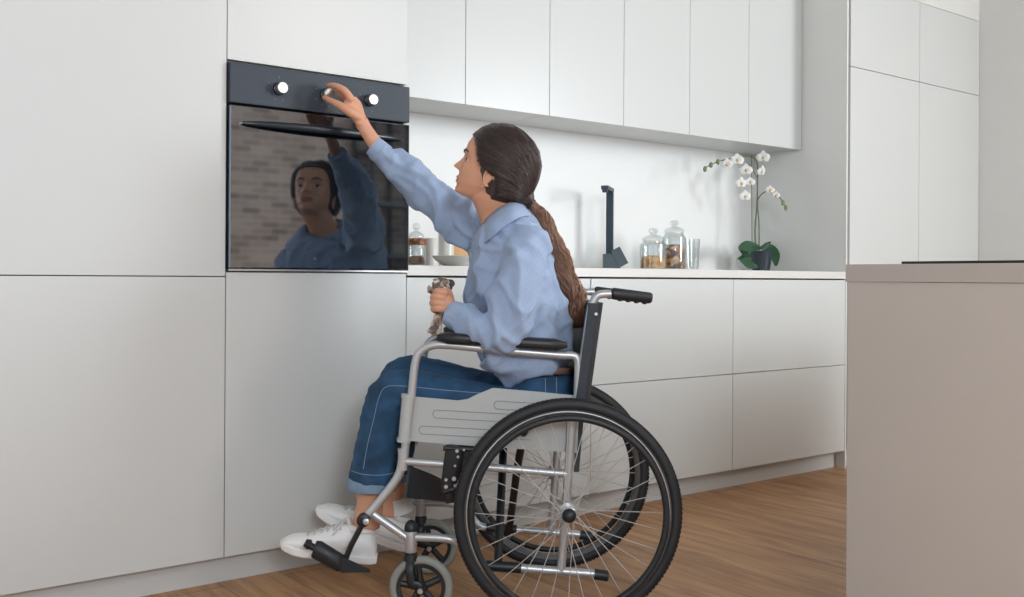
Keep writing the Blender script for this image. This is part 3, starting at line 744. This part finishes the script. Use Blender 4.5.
# ears
for sg in (-1, 1):
    o0 = .0665; ear = []
    for i in range(15):
        a = -.6 + (2 * PI - 1.0) * i / 14
        ear.append(H(.016 - .013 * math.cos(a + .4) * 1.0 - .004, sg * (o0 + .007 + .003 * math.sin(a)), -.060 + .024 * math.sin(a + .4)))
    hd.tube(ear, .0036, n=8)
    hd.ball(H(.014, sg * (o0 + .001), -.060), (.010, .005, .019), n=8, axes=(HF, HS, HU))
    hd.ball(H(.020, sg * (o0 + .004), -.080), (.0065, .0045, .008), n=8, axes=(HF, HS, HU))
    hd.ball(H(.0790, sg * .031, -.0225), .0128, n=10)
# neck and body core
hd.rings(ringsmooth([eRing((476, 186), (522, 178), .05, .205), eRing((471, 197), (516, 192), .051, .21), eRing((475, 207), (518, 202), .052, .22), eRing((479, 218), (528, 212), .06, .235), eRing((482, 230), (536, 226), .10), eRing((484, 245), (540, 245), .135),
    eRing((484, 300), (548, 300), .13), eRing((500, 350), (550, 350), .11), eRing((515, 400), (550, 400), .12), eRing((520, 408), (548, 408), .10)]))
# left arm (near) + right arm (far)
LARM = [(530, 238, .115, .055), (522, 262, .078, .062), (515, 295, .062, .064), (503, 330, .060, .060), (486, 331, .064, .053), (467, 323, .090, .040), (451, 314, .112, .033)]
def RQ(u, v, Z): return pz(u, v, Z)
RARM = [(486, 236, 2.90, .068), (470, 226, 2.93, .070), (443, 205, 2.96, .062), (417, 183, 2.975, .058), (396, 165, 2.975, .044), (376, 148.5, 2.965, .031)]
limb(hd, LARM[:3] + [(507, 322, .06, .05)], k=.62)
limb(hd, [(505, 328, .060, .026), (487, 331, .068, .026), (468, 322, .090, .025), (456, 314, .110, .023), (450, 309, .118, .022)], flat=.85)
hd.tube([pz(a, c, d) for a, c, d, e_ in RARM], [r[3] * .6 for r in RARM], n=18, sub=4)
hd.tube(zl([(384, 155, 2.968), (374, 142, 2.96), (366, 130, 2.955), (361, 121, 2.95)]), [.024, .0225, .0205, .021], n=18, sub=4, flat=.8)
# right hand on the knob
KX = .300
hd.tube(zl([(362, 123, 2.950), (357, 114, 2.945), (353, 105, 2.942), (350, 99, 2.942)]), [.021, .027, .030, .024], n=20, sub=4, flat=.62, ref=(-FW * .55 - RT * .6 + UP * .2))
def finger(pts, r): hd.tube([V(p) for p in pts], r, n=12, sub=4)
K = V((KX, -.040, 1.431))
tip = lambda a, d=0, rr=.023: K + V((math.cos(math.radians(a)) * rr, d, math.sin(math.radians(a)) * rr))
finger([pz(352, 101, 2.925), pz(345, 91, 2.915), pz(336, 86.2, 2.925), tip(98, -.006, .0245)], [.0125, .0108, .0095, .0080])
finger([pz(354, 106, 2.94), pz(348, 96, 2.935), pz(341, 93, 2.945), tip(38, -.008, .026)], [.012, .0105, .0095, .0082])
finger([pz(355, 110, 2.955), pz(350, 101, 2.955), pz(344, 98, 2.965), tip(-4, -.01, .031)], [.0115, .010, .009, .0078])
finger([pz(356, 114, 2.97), pz(352, 106, 2.972), pz(347, 104, 2.98), pz(343, 106, 2.985)], [.011, .0092, .0082, .0072])
finger([pz(360, 118, 2.945), pz(350, 112, 2.915), pz(339, 105, 2.915), pz(331, 101, 2.93), tip(215, -.008, .0245)], [.016, .0145, .0115, .0100, .0082])
# left fist round the scarf
hd.tube([px(451, 310, .118), px(446, 305, .115), px(441, 301, .118), px(438, 299, .124)], [.022, .027, .029, .024], n=18, sub=4, flat=.6, ref=(UP * .8 - PD * .4))
for i, (v, du) in enumerate(((290.5, 7), (296, 4.6), (301.8, 4), (307.5, 5))):
    finger([px(440 + du, v + 2, .108), px(432 + du, v + 1, .104), px(428.5 + du, v + 1.5, .122), px(431 + du, v + 3, .142), px(437 + du, v + 4, .144)], [.0105, .0098, .0092, .0085, .0078])
finger([px(450, 301, .126), px(448, 293, .136), px(443, 287.5, .146), px(438, 286.5, .148)], [.013, .0118, .0102, .0088])
# legs (skin showing at the ankles)
def leg(q, knee, ank, hip, k=1):
    return [(hip[0], hip[1], q, .06), ((hip[0] + knee[0]) / 2, (hip[1] + knee[1]) / 2, q, .055), (knee[0], knee[1], q, .046), ((knee[0] + ank[0]) / 2 + 3, (knee[1] + ank[1]) / 2 - 10, q, .040), (ank[0], ank[1] - 22, q, .036), (ank[0], ank[1], q, .036), (ank[0] - 4, ank[1] + 22, q, .037)]
limb(hd, leg(.165, (396, 400), (370, 504), (540, 412)))
limb(hd, leg(.350, (402, 380), (393, 492), (538, 400)))
pe = hd.build('person', [SKIN, LIPS])
pe.name = 'person'
def paint(me):
    n = len(me.polygons); c = np.empty(n * 3); me.polygons.foreach_get('center', c); c = c.reshape(-1, 3) - np.array(HC)
    f = c @ np.array(HF); s = c @ np.array(HS); z = c @ np.array(HU)
    zw = .0085 * np.sqrt(np.clip(1 - (s / .0255) ** 2, 0, 1)) + .0008
    m = (f > .088) & (np.abs(s) < .0255) & (np.abs(z + .0835) < zw)
    me.polygons.foreach_set('material_index', m.astype(np.int32))
remesh(pe, .0026, 2, None, .4)
if len(pe.data.materials) < 2: pe.data.materials.clear(); pe.data.materials.append(SKIN); pe.data.materials.append(LIPS)
paint(pe.data)
tag(pe, 'person with long ponytail in blue shirt and jeans sitting in the wheelchair', 'person')
bvh = BVHTree.FromPolygons([v.co for v in pe.data.vertices], [p.vertices for p in pe.data.polygons])
def onface(s, z, lift=.001):
    h = bvh.ray_cast(H(.3, s, z), -HF); return (h[0] + h[1] * lift) if h[0] else H(.1, s, z)
for sg in (-1, 1):
    MB().tube([onface(sg * s, z) for s, z in ((.014, -.009), (.024, -.004), (.036, -.003), (.046, -.008))], [.0018, .0028, .0024, .001], n=8, sub=4, flat=1).build('eyebrow', BROW, pe)
    ey = MB().ball(H(.0795, sg * .031, -.0268), .0116, n=12).build('eye', EYEW, pe)
    MB().ball(H(.0895, sg * .031, -.0275), (.0036, .0055, .0055), n=8, axes=(HF, HS, HU)).build('iris', IRIS, ey)
    MB().tube([H(.0868, sg * (.031 - .0105), -.0285), H(.0925, sg * .027, -.0245), H(.0930, sg * .034, -.0240), H(.0872, sg * .0435, -.0275)], [.0006, .0013, .0013, .0006], n=6, sub=4).build('eyelash', BROW, pe)
MB().ball(H(.022, .0745, -.0885), .0028, n=6).build('earring', STEEL, pe)

# --- hair
HLn = ip([(-.115, -.02), (-.09, -.014), (-.055, -.002), (-.045, .022), (-.036, .046), (-.02, .058), (0, .066), (.02, .075), (.04, .086), (.052, .2), (.2, .2)])
FH = ip([(-.115, .03), (-.05, .09), (.0, .108), (.03, .104), (.05, .0955), (.07, .080), (.085, .058), (.094, .035), (.1, 0)])
BH = ip([(-.115, .048), (-.10, .078), (-.09, .092), (-.073, .1), (-.027, .1075), (.015, .106), (.05, .090), (.071, .069), (.088, .040), (.1, 0)])
WH = ip([(-.115, .038), (-.10, .058), (-.08, .074), (-.05, .085), (-.02, .089), (.02, .090), (.045, .083), (.07, .064), (.088, .036), (.1, .001)])
def hairpt(phi, z, g=0):
    c, s = math.cos(phi), math.sin(phi); ex = 2 / 2.2
    f = ((FH(z) if c > 0 else BH(z)) + g) * math.copysign(abs(c) ** ex, c); y = (WH(z) + g) * math.copysign(abs(s) ** ex, s)
    return f, y
b = MB(); R = []
for z in list(np.linspace(-.113, .1, 60)):
    r = []
    for j in range(96):
        phi = 2 * PI * j / 96; f, y = hairpt(phi, z, 0); d = f - HLn(z)
        k = 1 - .16 * min(1, max(0, d / .012 + .5))
        if f > 0: r.append(H(f * k if d > 0 else f, y * k, z))
        else: r.append(H(f, y, z))
    R.append(r)
b.rings(R)
b.tube([H(-.075, 0, -.075), H(-.095, 0, -.086), H(-.106, 0, -.094)], [.045, .024, .013], n=18, sub=4)
hr = b.build('hair', HAIR, pe, autos=False)
b = MB(); rs = random.Random(3)
for i in range(1000):
    side_ = rs.choice((-1, 1)); z0 = rs.uniform(-.10, .0985); 
    ph0 = rs.uniform(.0, 2.6)
    for _ in range(40):
        f, y = hairpt(ph0, z0)
        if f < HLn(z0) + .003: break
        ph0 += .06
    gz = rs.uniform(.0005, .003); P_ = []
    m = 14
    for k in range(m + 1):
        t = k / m; tt = t ** .9
        ph = ph0 + (PI - .02 - ph0) * tt; z = z0 + (-.096 - z0) * (tt ** 1.7) + .004 * math.sin(t * 7 + i) * (1 - t) * .5
        f, y = hairpt(ph, max(-.112, min(.0995, z)), gz)
        P_.append(H(f, side_ * y, z))
    P_.append(H(-.110, side_ * rs.uniform(0, .006), -.094 + rs.uniform(-.006, .006)))
    b.tube(P_, [.0003] + [.0008] * (m - 1) + [.0008, .0005], n=4)
b.build('hair_strands', HAIR, hr, autos=False)
TIE = H(-.104, 0, -.090)
MB().tube([H(-.108, 0, -.096) + (HF * math.cos(a) * .45 + HS * math.sin(a) + HU * math.cos(a) * -.9) * .0135 for a in [2 * PI * k / 24 for k in range(24)]], .0042, n=8, closed=True).build('hair_tie', BLACKP, hr)
tc_ = [TIE, px(538, 213, .212), px(547.5, 231, .225), px(556, 252, .24), px(563, 271, .245), px(569.5, 292, .25), px(575, 310, .252), px(576, 327, .254)]
tw = [.012, .022, .025, .028, .030, .032, .030, .012]
TP, TWd = smooth(tc_, tw, 8)
b = MB(); b.tube(tc_, [x * .72 for x in tw], n=18, sub=5, flat=1.2)
for i in range(560):
    a0 = rs.uniform(0, 2 * PI); rr = math.sqrt(rs.uniform(.25, 1)); ph = rs.uniform(0, 6.3) if i % 2 else rs.choice([0, 2.1, 4.2]) + a0; fq = rs.uniform(18, 30); am = rs.uniform(.3, .9); pts = []; s0 = rs.randint(0, 12); e0 = len(TP) - rs.choice([0, 0, 0, 2, 5, 9])
    for k in range(s0 if i % 3 == 0 else 0, e0):
        t = k / (len(TP) - 1); wd = TWd[k] * (rr * .95 + am * .45 * math.sin(t * fq + ph) + .16 * math.sin(t * 24 + a0)); a = a0 + .5 * math.sin(t * fq * .6 + ph)
        pts.append(TP[k] + PD * (math.cos(a) * wd) + QD * (math.sin(a) * wd * 1.25) + UP * (.003 * math.sin(t * 26 + ph)))
    b.tube(pts, [.0008] + [.0011] * (len(pts) - 2) + [.0006], n=4)
b.build('ponytail', TAIL, pe, autos=False)

# --- jeans
def wrinkle(amp, sc_, dirs, fine=.0):
    def fn(me):
        n = len(me.vertices); co = np.empty(n * 3); me.vertices.foreach_get('co', co); co = co.reshape(-1, 3)
        no = np.empty(n * 3); me.vertices.foreach_get('normal', no); no = no.reshape(-1, 3)
        h = np.zeros(n)
        for i in range(n):
            c = V(co[i]); p, q, z = (c - HUB).dot(PD), (c - HUB).dot(QD), c.z
            a = 0; w0 = noise.noise(V((p * 5, q * 5, z * 5))) * .05; p += w0; z -= w0
            for (dx, dz, s1, s2, wgt, off) in dirs:
                al = p * dx + z * dz; ac = -p * dz + z * dx
                v = noise.noise(V((al * s1 + off, ac * s2, q * (s1 + s2) * .4)))
                a += wgt * max(0, 1 - abs(v) * 2.6) ** 1.6
            h[i] = a
        h -= h.mean()
        co += no * (h * amp)[:, None]
        ne = len(me.edges); e = np.empty(ne * 2, dtype=np.int64); me.edges.foreach_get('vertices', e); e = e.reshape(-1, 2)
        deg = np.bincount(e.ravel(), minlength=n)[:, None]
        for _ in range(4):
            acc = np.zeros_like(co)
            for k in range(3): acc[:, k] = np.bincount(e[:, 0], co[e[:, 1], k], n) + np.bincount(e[:, 1], co[e[:, 0], k], n)
            co = co * .4 + acc / np.maximum(deg, 1) * .6
        me.vertices.foreach_set('co', co.ravel()); me.update()
    return fn
b = MB()
LEGN = [(545, 412, .170, .080), (500, 413, .168, .073), (450, 404, .166, .073), (410, 395, .165, .068), (393, 395, .165, .064), (386, 411, .165, .063), (381, 435, .165, .062), (375.5, 460, .165, .062), (371.5, 484, .165, .062)]
LEGF = [(540, 405, .345, .080), (500, 400, .347, .074), (450, 387, .35, .070), (418, 379, .35, .066), (402, 381, .35, .063), (398, 396, .35, .062), (396, 420, .35, .060), (394, 450, .35, .058), (392, 474, .35, .059)]
limb(b, LEGN, n=28); limb(b, LEGF, n=28)
b.rings(ringsmooth([eRing((510, 372), (573, 368), .150), eRing((505, 385), (577, 382), .165), eRing((500, 400), (578, 400), .175), eRing((505, 418), (572, 418), .165), eRing((520, 428), (560, 428), .12)]))
jn = b.build('jeans', DENIM, pe)
remesh(jn, .005, 5, wrinkle(.006, 1, [(.9, .3, 6, 30, .5, 0), (.6, .8, 6, 32, .5, 3), (-.9, .4, 5, 34, .5, 9)]))
jb = BVHTree.FromPolygons([v.co for v in jn.data.vertices], [p.vertices for p in jn.data.polygons])
def onside(u, v, lift=.001, tree=None):
    o = px(u, v, .12); o = o - QD * .25; h = (tree or jb).ray_cast(o, QD)
    # aim at the same spot seen from the side of the chair
    return h[0] + h[1] * lift if h[0] else None
def cuff(u, v, q, r, name='cuff'):
    c = [px(u + .6, v - 1, q), px(u + .4, v + .5, q), px(u, v + 3, q), px(u - .4, v + 7.5, q), px(u - .4, v + 8.5, q)]
    o = MB(); o.tube(c, [r, r + .004, r + .005, r + .004, r + .001], n=32); return o.build(name, DENIMC, jn)
cuff(371.5, 481, .165, .0625); cuff(392, 471, .35, .0595)
def stitch(path):
    path, _ = smooth([V((u, v, 0)) for u, v in path], [0] * len(path), 6)
    P_ = [p for p in (onside(p.x, p.y, .0006) for p in path) if p is not None]
    MB().tube(P_, .0010, n=5).build('seam_stitching', STITCH, jn)
stitch([(500, 394), (470, 392), (440, 389), (410, 386), (388, 386), (380, 396), (374, 420), (368, 445), (364, 468)])
stitch([(545, 378), (545, 392)]); stitch([(556, 372), (556, 392)]); stitch([(350, 472), (372, 474), (394, 474)])
MB().tube([px(530, 370, .11), px(548, 371, .096), px(566, 371, .112), px(575, 371, .2), px(575, 371, .32), px(562, 366, .38)], .009, n=10, sub=4, flat=.35, ref=UP).build('belt', BELT, pe)

# --- shirt
TR_ = [((488, 222), (524, 206), .060), ((484, 226), (530, 211), .098), ((477, 234), (539, 221), .155), ((472, 248), (549, 243), .186), ((469, 275), (557, 272), .188), ((468, 300), (563, 300), .180),
       ((472, 322), (570, 324), .174), ((478, 342), (574, 342), .172), ((485, 360), (573, 352), .174), ((494, 371), (570, 360), .174), ((501, 379), (566, 365), .170), ((505, 383), (560, 368), .155)]
b = MB(); b.rings(ringsmooth([eRing(*x) for x in TR_]))
b.tube([px(495, 352, .13), px(505, 366, .12), px(508, 374, .12)], [.06, .045, .022], n=16, sub=3)
limb(b, LARM, n=28)
b.tube([pz(a, c, d) for a, c, d, e_ in RARM], [r[3] for r in RARM], n=28, sub=5)
b.tube([px(500, 240, .33), pz(486, 238, 2.88)], [.075, .07], n=20)
st_ = b.build('shirt', SHIRT, pe)
remesh(st_, .0045, 6, wrinkle(.019, 1, [(.35, .94, 3, 13, .7, 0), (.8, .6, 4, 20, .5, 4), (-.6, .8, 4, 21, .4, 8)]))
# collar
sb3 = BVHTree.FromPolygons([v.co for v in st_.data.vertices], [p.vertices for p in st_.data.polygons])
def collar(far):
    g = lambda q: TOTQ - q if far else q
    tp = [(527, 200, .225), (520, 200, .215), (507, 204, .190), (495, 211, .186), (483, 222, .198), (470, 235, .228)]
    bt = [(543, 213, .235), (535, 214, .165), (520, 218, .130), (505, 227, .126), (492, 238, .140), (478, 248, .180)]
    def hit(u, v, q, tree, lift):
        h = tree.ray_cast(px(u, v, .12) - QD * .3, QD)
        return h[0] - QD * lift if h[0] else px(u, v, q)
    A = [px(*tp[0])] + [hit(u, v, q, bvh, .010) for u, v, q in tp[1:]]
    B = [px(*bt[0])] + [hit(u, v, q, sb3, .010) for u, v, q in bt[1:]]
    if far:
        def mir(p, tree):
            a = loc(p); h = tree.ray_cast(wl(a[0], .9, a[2]), -QD); return h[0] + QD * .010 if h[0] else wl(a[0], .45 - a[1], a[2])
        A = [mir(p, bvh) if k else p for k, p in enumerate(A)]; B = [mir(p, sb3) if k else p for k, p in enumerate(B)]
    A, _ = smooth(A, [0] * 6, 5); B, _ = smooth(B, [0] * 6, 5)
    c = MB(); R = []
    for a, d in zip(A, B):
        o = (d - a); nn = o.cross(PD).normalized(); nn = nn if (nn.dot(QD) < 0) != far else -nn
        mid = a.lerp(d, .45) + nn * .010
        R.append([a, a + nn * .005, mid + nn * .002, d + nn * .003, d, mid - nn * .0015])
    c.rings(R); c.build('collar', SHIRT, st_, autos=False)
collar(False); collar(True)
fq = .235
pl = []
for k in range(15):
    v = 246 + (362 - 246) * k / 14; o = px(440, v, fq); h = sb3.ray_cast(o + PD * .1, -PD)
    if h[0]: pl.append(h[0])
if len(pl) > 3:
    MB().tube(pl, .017, n=10, sub=2, flat=.18, ref=QD).build('placket', SHIRT, st_)
    for k in (1, 4, 7, 10): MB().lathe(pl[k] + PD * .003, [(.0055, 0), (.0055, .0025)], axis=PD, n=12).build('button', SOLE, st_)
# cuffs of the shirt
MB().tube(zl([(385, 156, 2.968), (376, 148.3, 2.966), (373, 145.6, 2.965)]), [.034, .0325, .031], n=26).build('shirt_cuff', SHIRT, st_)
MB().tube([px(462, 319.5, .098), px(452, 314.5, .111), px(449, 313, .114)], [.037, .0355, .033], n=26).build('shirt_cuff', SHIRT, st_)

# --- shoes
def shoe(heel, toe, q, q2, sock):
    Hh = px(heel[0], heel[1], q); T = px(toe[0], toe[1], q2); X = (T - Hh); L_ = X.length; X.normalize()
    Y = UP.cross(X).normalized(); Z = X.cross(Y)
    g = lambda x, y, z: Hh + X * (x * L_ / .262) + Y * y + Z * z
    prof = [(.000, .012, .034, .050), (.006, .022, .062, .030), (.02, .030, .082, .024), (.045, .034, .088, .022), (.075, .035, .090, .022), (.10, .037, .090, .022), (.13, .040, .080, .022), (.16, .043, .068, .022), (.19, .045, .055, .022), (.22, .042, .050, .022), (.243, .034, .042, .022), (.256, .020, .033, .022), (.262, .006, .024, .024)]
    R = []
    for x, w_, h, z0 in prof:
        z0 = .014; r = []
        for j in range(28):
            a = 2 * PI * j / 28; c, s = math.cos(a), math.sin(a); y = w_ * math.copysign(abs(c) ** .8, c) * (1 - .35 * max(0, s) ** 1.5); zz_ = z0 + (h - z0) * (.5 + .5 * math.copysign(abs(s) ** .75, s))
            r.append(g(x, y, zz_))
        R.append(r)
    R = ringsmooth(R, 3); sb_ = MB(); sb_.rings(R); so = sb_.build('shoe', SHOE, pe, autos=False)
    ol = []; n = 48
    W_ = ip([(0, .012), (.01, .027), (.03, .035), (.09, .036), (.15, .042), (.19, .047), (.22, .044), (.245, .031), (.256, .022), (.262, .012), (.265, .001)])
    xs = list(np.linspace(-.004, .235, 18)) + list(np.linspace(.24, .265, 10)); R = []
    for x in xs:
        w_ = W_(x) + .003; lift = .010 * max(0, (x - .19) / .07) ** 2
        th = .021 if x < .25 else .021 - .012 * ((x - .25) / .015) ** 2
        lift += .004 if x > .258 else 0
        R.append([g(x, w_ * .93, lift), g(x, w_, .004 + lift), g(x, w_, th - .003 + lift), g(x, w_ * .93, th + lift), g(x, -w_ * .93, th + lift), g(x, -w_, th - .003 + lift), g(x, -w_, .004 + lift), g(x, -w_ * .93, lift)])
    MB().rings(R).build('sole', SOLE, so)
    b = MB(); tree = BVHTree.FromPolygons([v.co for v in so.data.vertices], [p.vertices for p in so.data.polygons])
    def top(x, y):
        h = tree.ray_cast(g(x, y, .2), -Z); return h[0] + h[1] * .002 if h[0] else g(x, y, .08)
    for k in range(6):
        x = .105 + k * .017; b.tube([top(x, -.024), top(x + .004, -.012), top(x + .006, 0), top(x + .004, .012), top(x, .024)], .0024, n=6, sub=2)
        if k < 5: b.tube([top(x, -.022), top(x + .008, 0), top(x + .017, .022)], .0022, n=6, sub=2)
    for s in (-1, 1):
        b.tube([top(.105, 0), top(.10, s * .012) + Z * .012, top(.115, s * .028) + Z * .004, top(.125, s * .034)], .0022, n=6, sub=3)
    b.build('laces', LACE, so)
    b = MB(); b.tube([g(.05, 0, .082), g(.05, 0, .094)], [.037, .035], n=24); b.tube([g(.075 + .0 * k, 0, .080) for k in range(1)] + [g(.092, 0, .108)], [.02, .02], n=12, flat=.3, ref=Y)
    b.build('collar_lining', SHOE if not sock else SOCK, so)
    p = MB(); p.tube([g(.115, -.041, .05), g(.14, -.043, .04), g(.165, -.046, .03)], .0012, n=5).tube([g(.02, -.034, .06), g(.05, -.0375, .045), g(.09, -.039, .05), g(.115, -.041, .075)], .0012, n=5, sub=3)
    p.build('side_seam', LACE, so)
shoe((375, 562), (280, 550), .165, .150, False)
shoe((403, 550), (314, 515), .36, .345, True)
MB().tube([px(396, 497, .355), px(399, 512, .358)], [.041, .042], n=24).build('sock', SOCK, pe)

# ================================================================== THINGS HELD IN THE LEFT HAND
b = MB()
rs = random.Random(5)
def rag(pts, rad, amp):
    P_, R_ = smooth([px(*p) for p in pts], rad, 5); R = []
    for i, p in enumerate(P_):
        t = (P_[min(i + 1, len(P_) - 1)] - P_[max(0, i - 1)]).normalized(); x = (PD - t * PD.dot(t)).normalized(); y = t.cross(x)
        R.append([p + (x * math.cos(a) + y * math.sin(a)) * R_[i] * (1 + amp * math.sin(a * 4 + i * .5) + amp * .5 * math.sin(a * 7 - i * .8)) for a in [2 * PI * j / 28 for j in range(28)]])
    b.rings(R)
rag([(443, 277, .14), (442, 282, .138), (440, 289, .136), (440, 301, .132), (439, 313, .128), (437, 324, .122), (434, 334, .112)], [.004, .017, .018, .012, .011, .012, .013], .38)
rag([(439, 296, .138), (435, 291, .137), (431, 289, .138), (429, 293, .14)], [.012, .012, .009, .003], .4)
tag(b.build('scarf', CLOTH, autos=False), 'crumpled beige patterned scarf gripped in the person\'s left hand', 'scarf')
g = thing('sunglasses', 'folded dark sunglasses held together with the beige scarf', 'glasses', px(448, 286, .145))
MB().ball(px(449, 283.5, .150), (.016, .010, .012), n=9, axes=(PD, QD, UP)).build('lens', GLASSES, g)
MB().tube([px(446, 288, .146), px(452, 281, .142), px(451, 289, .142), px(444, 295, .14)], .003, n=8, sub=3).build('temple', GLASSES, g)
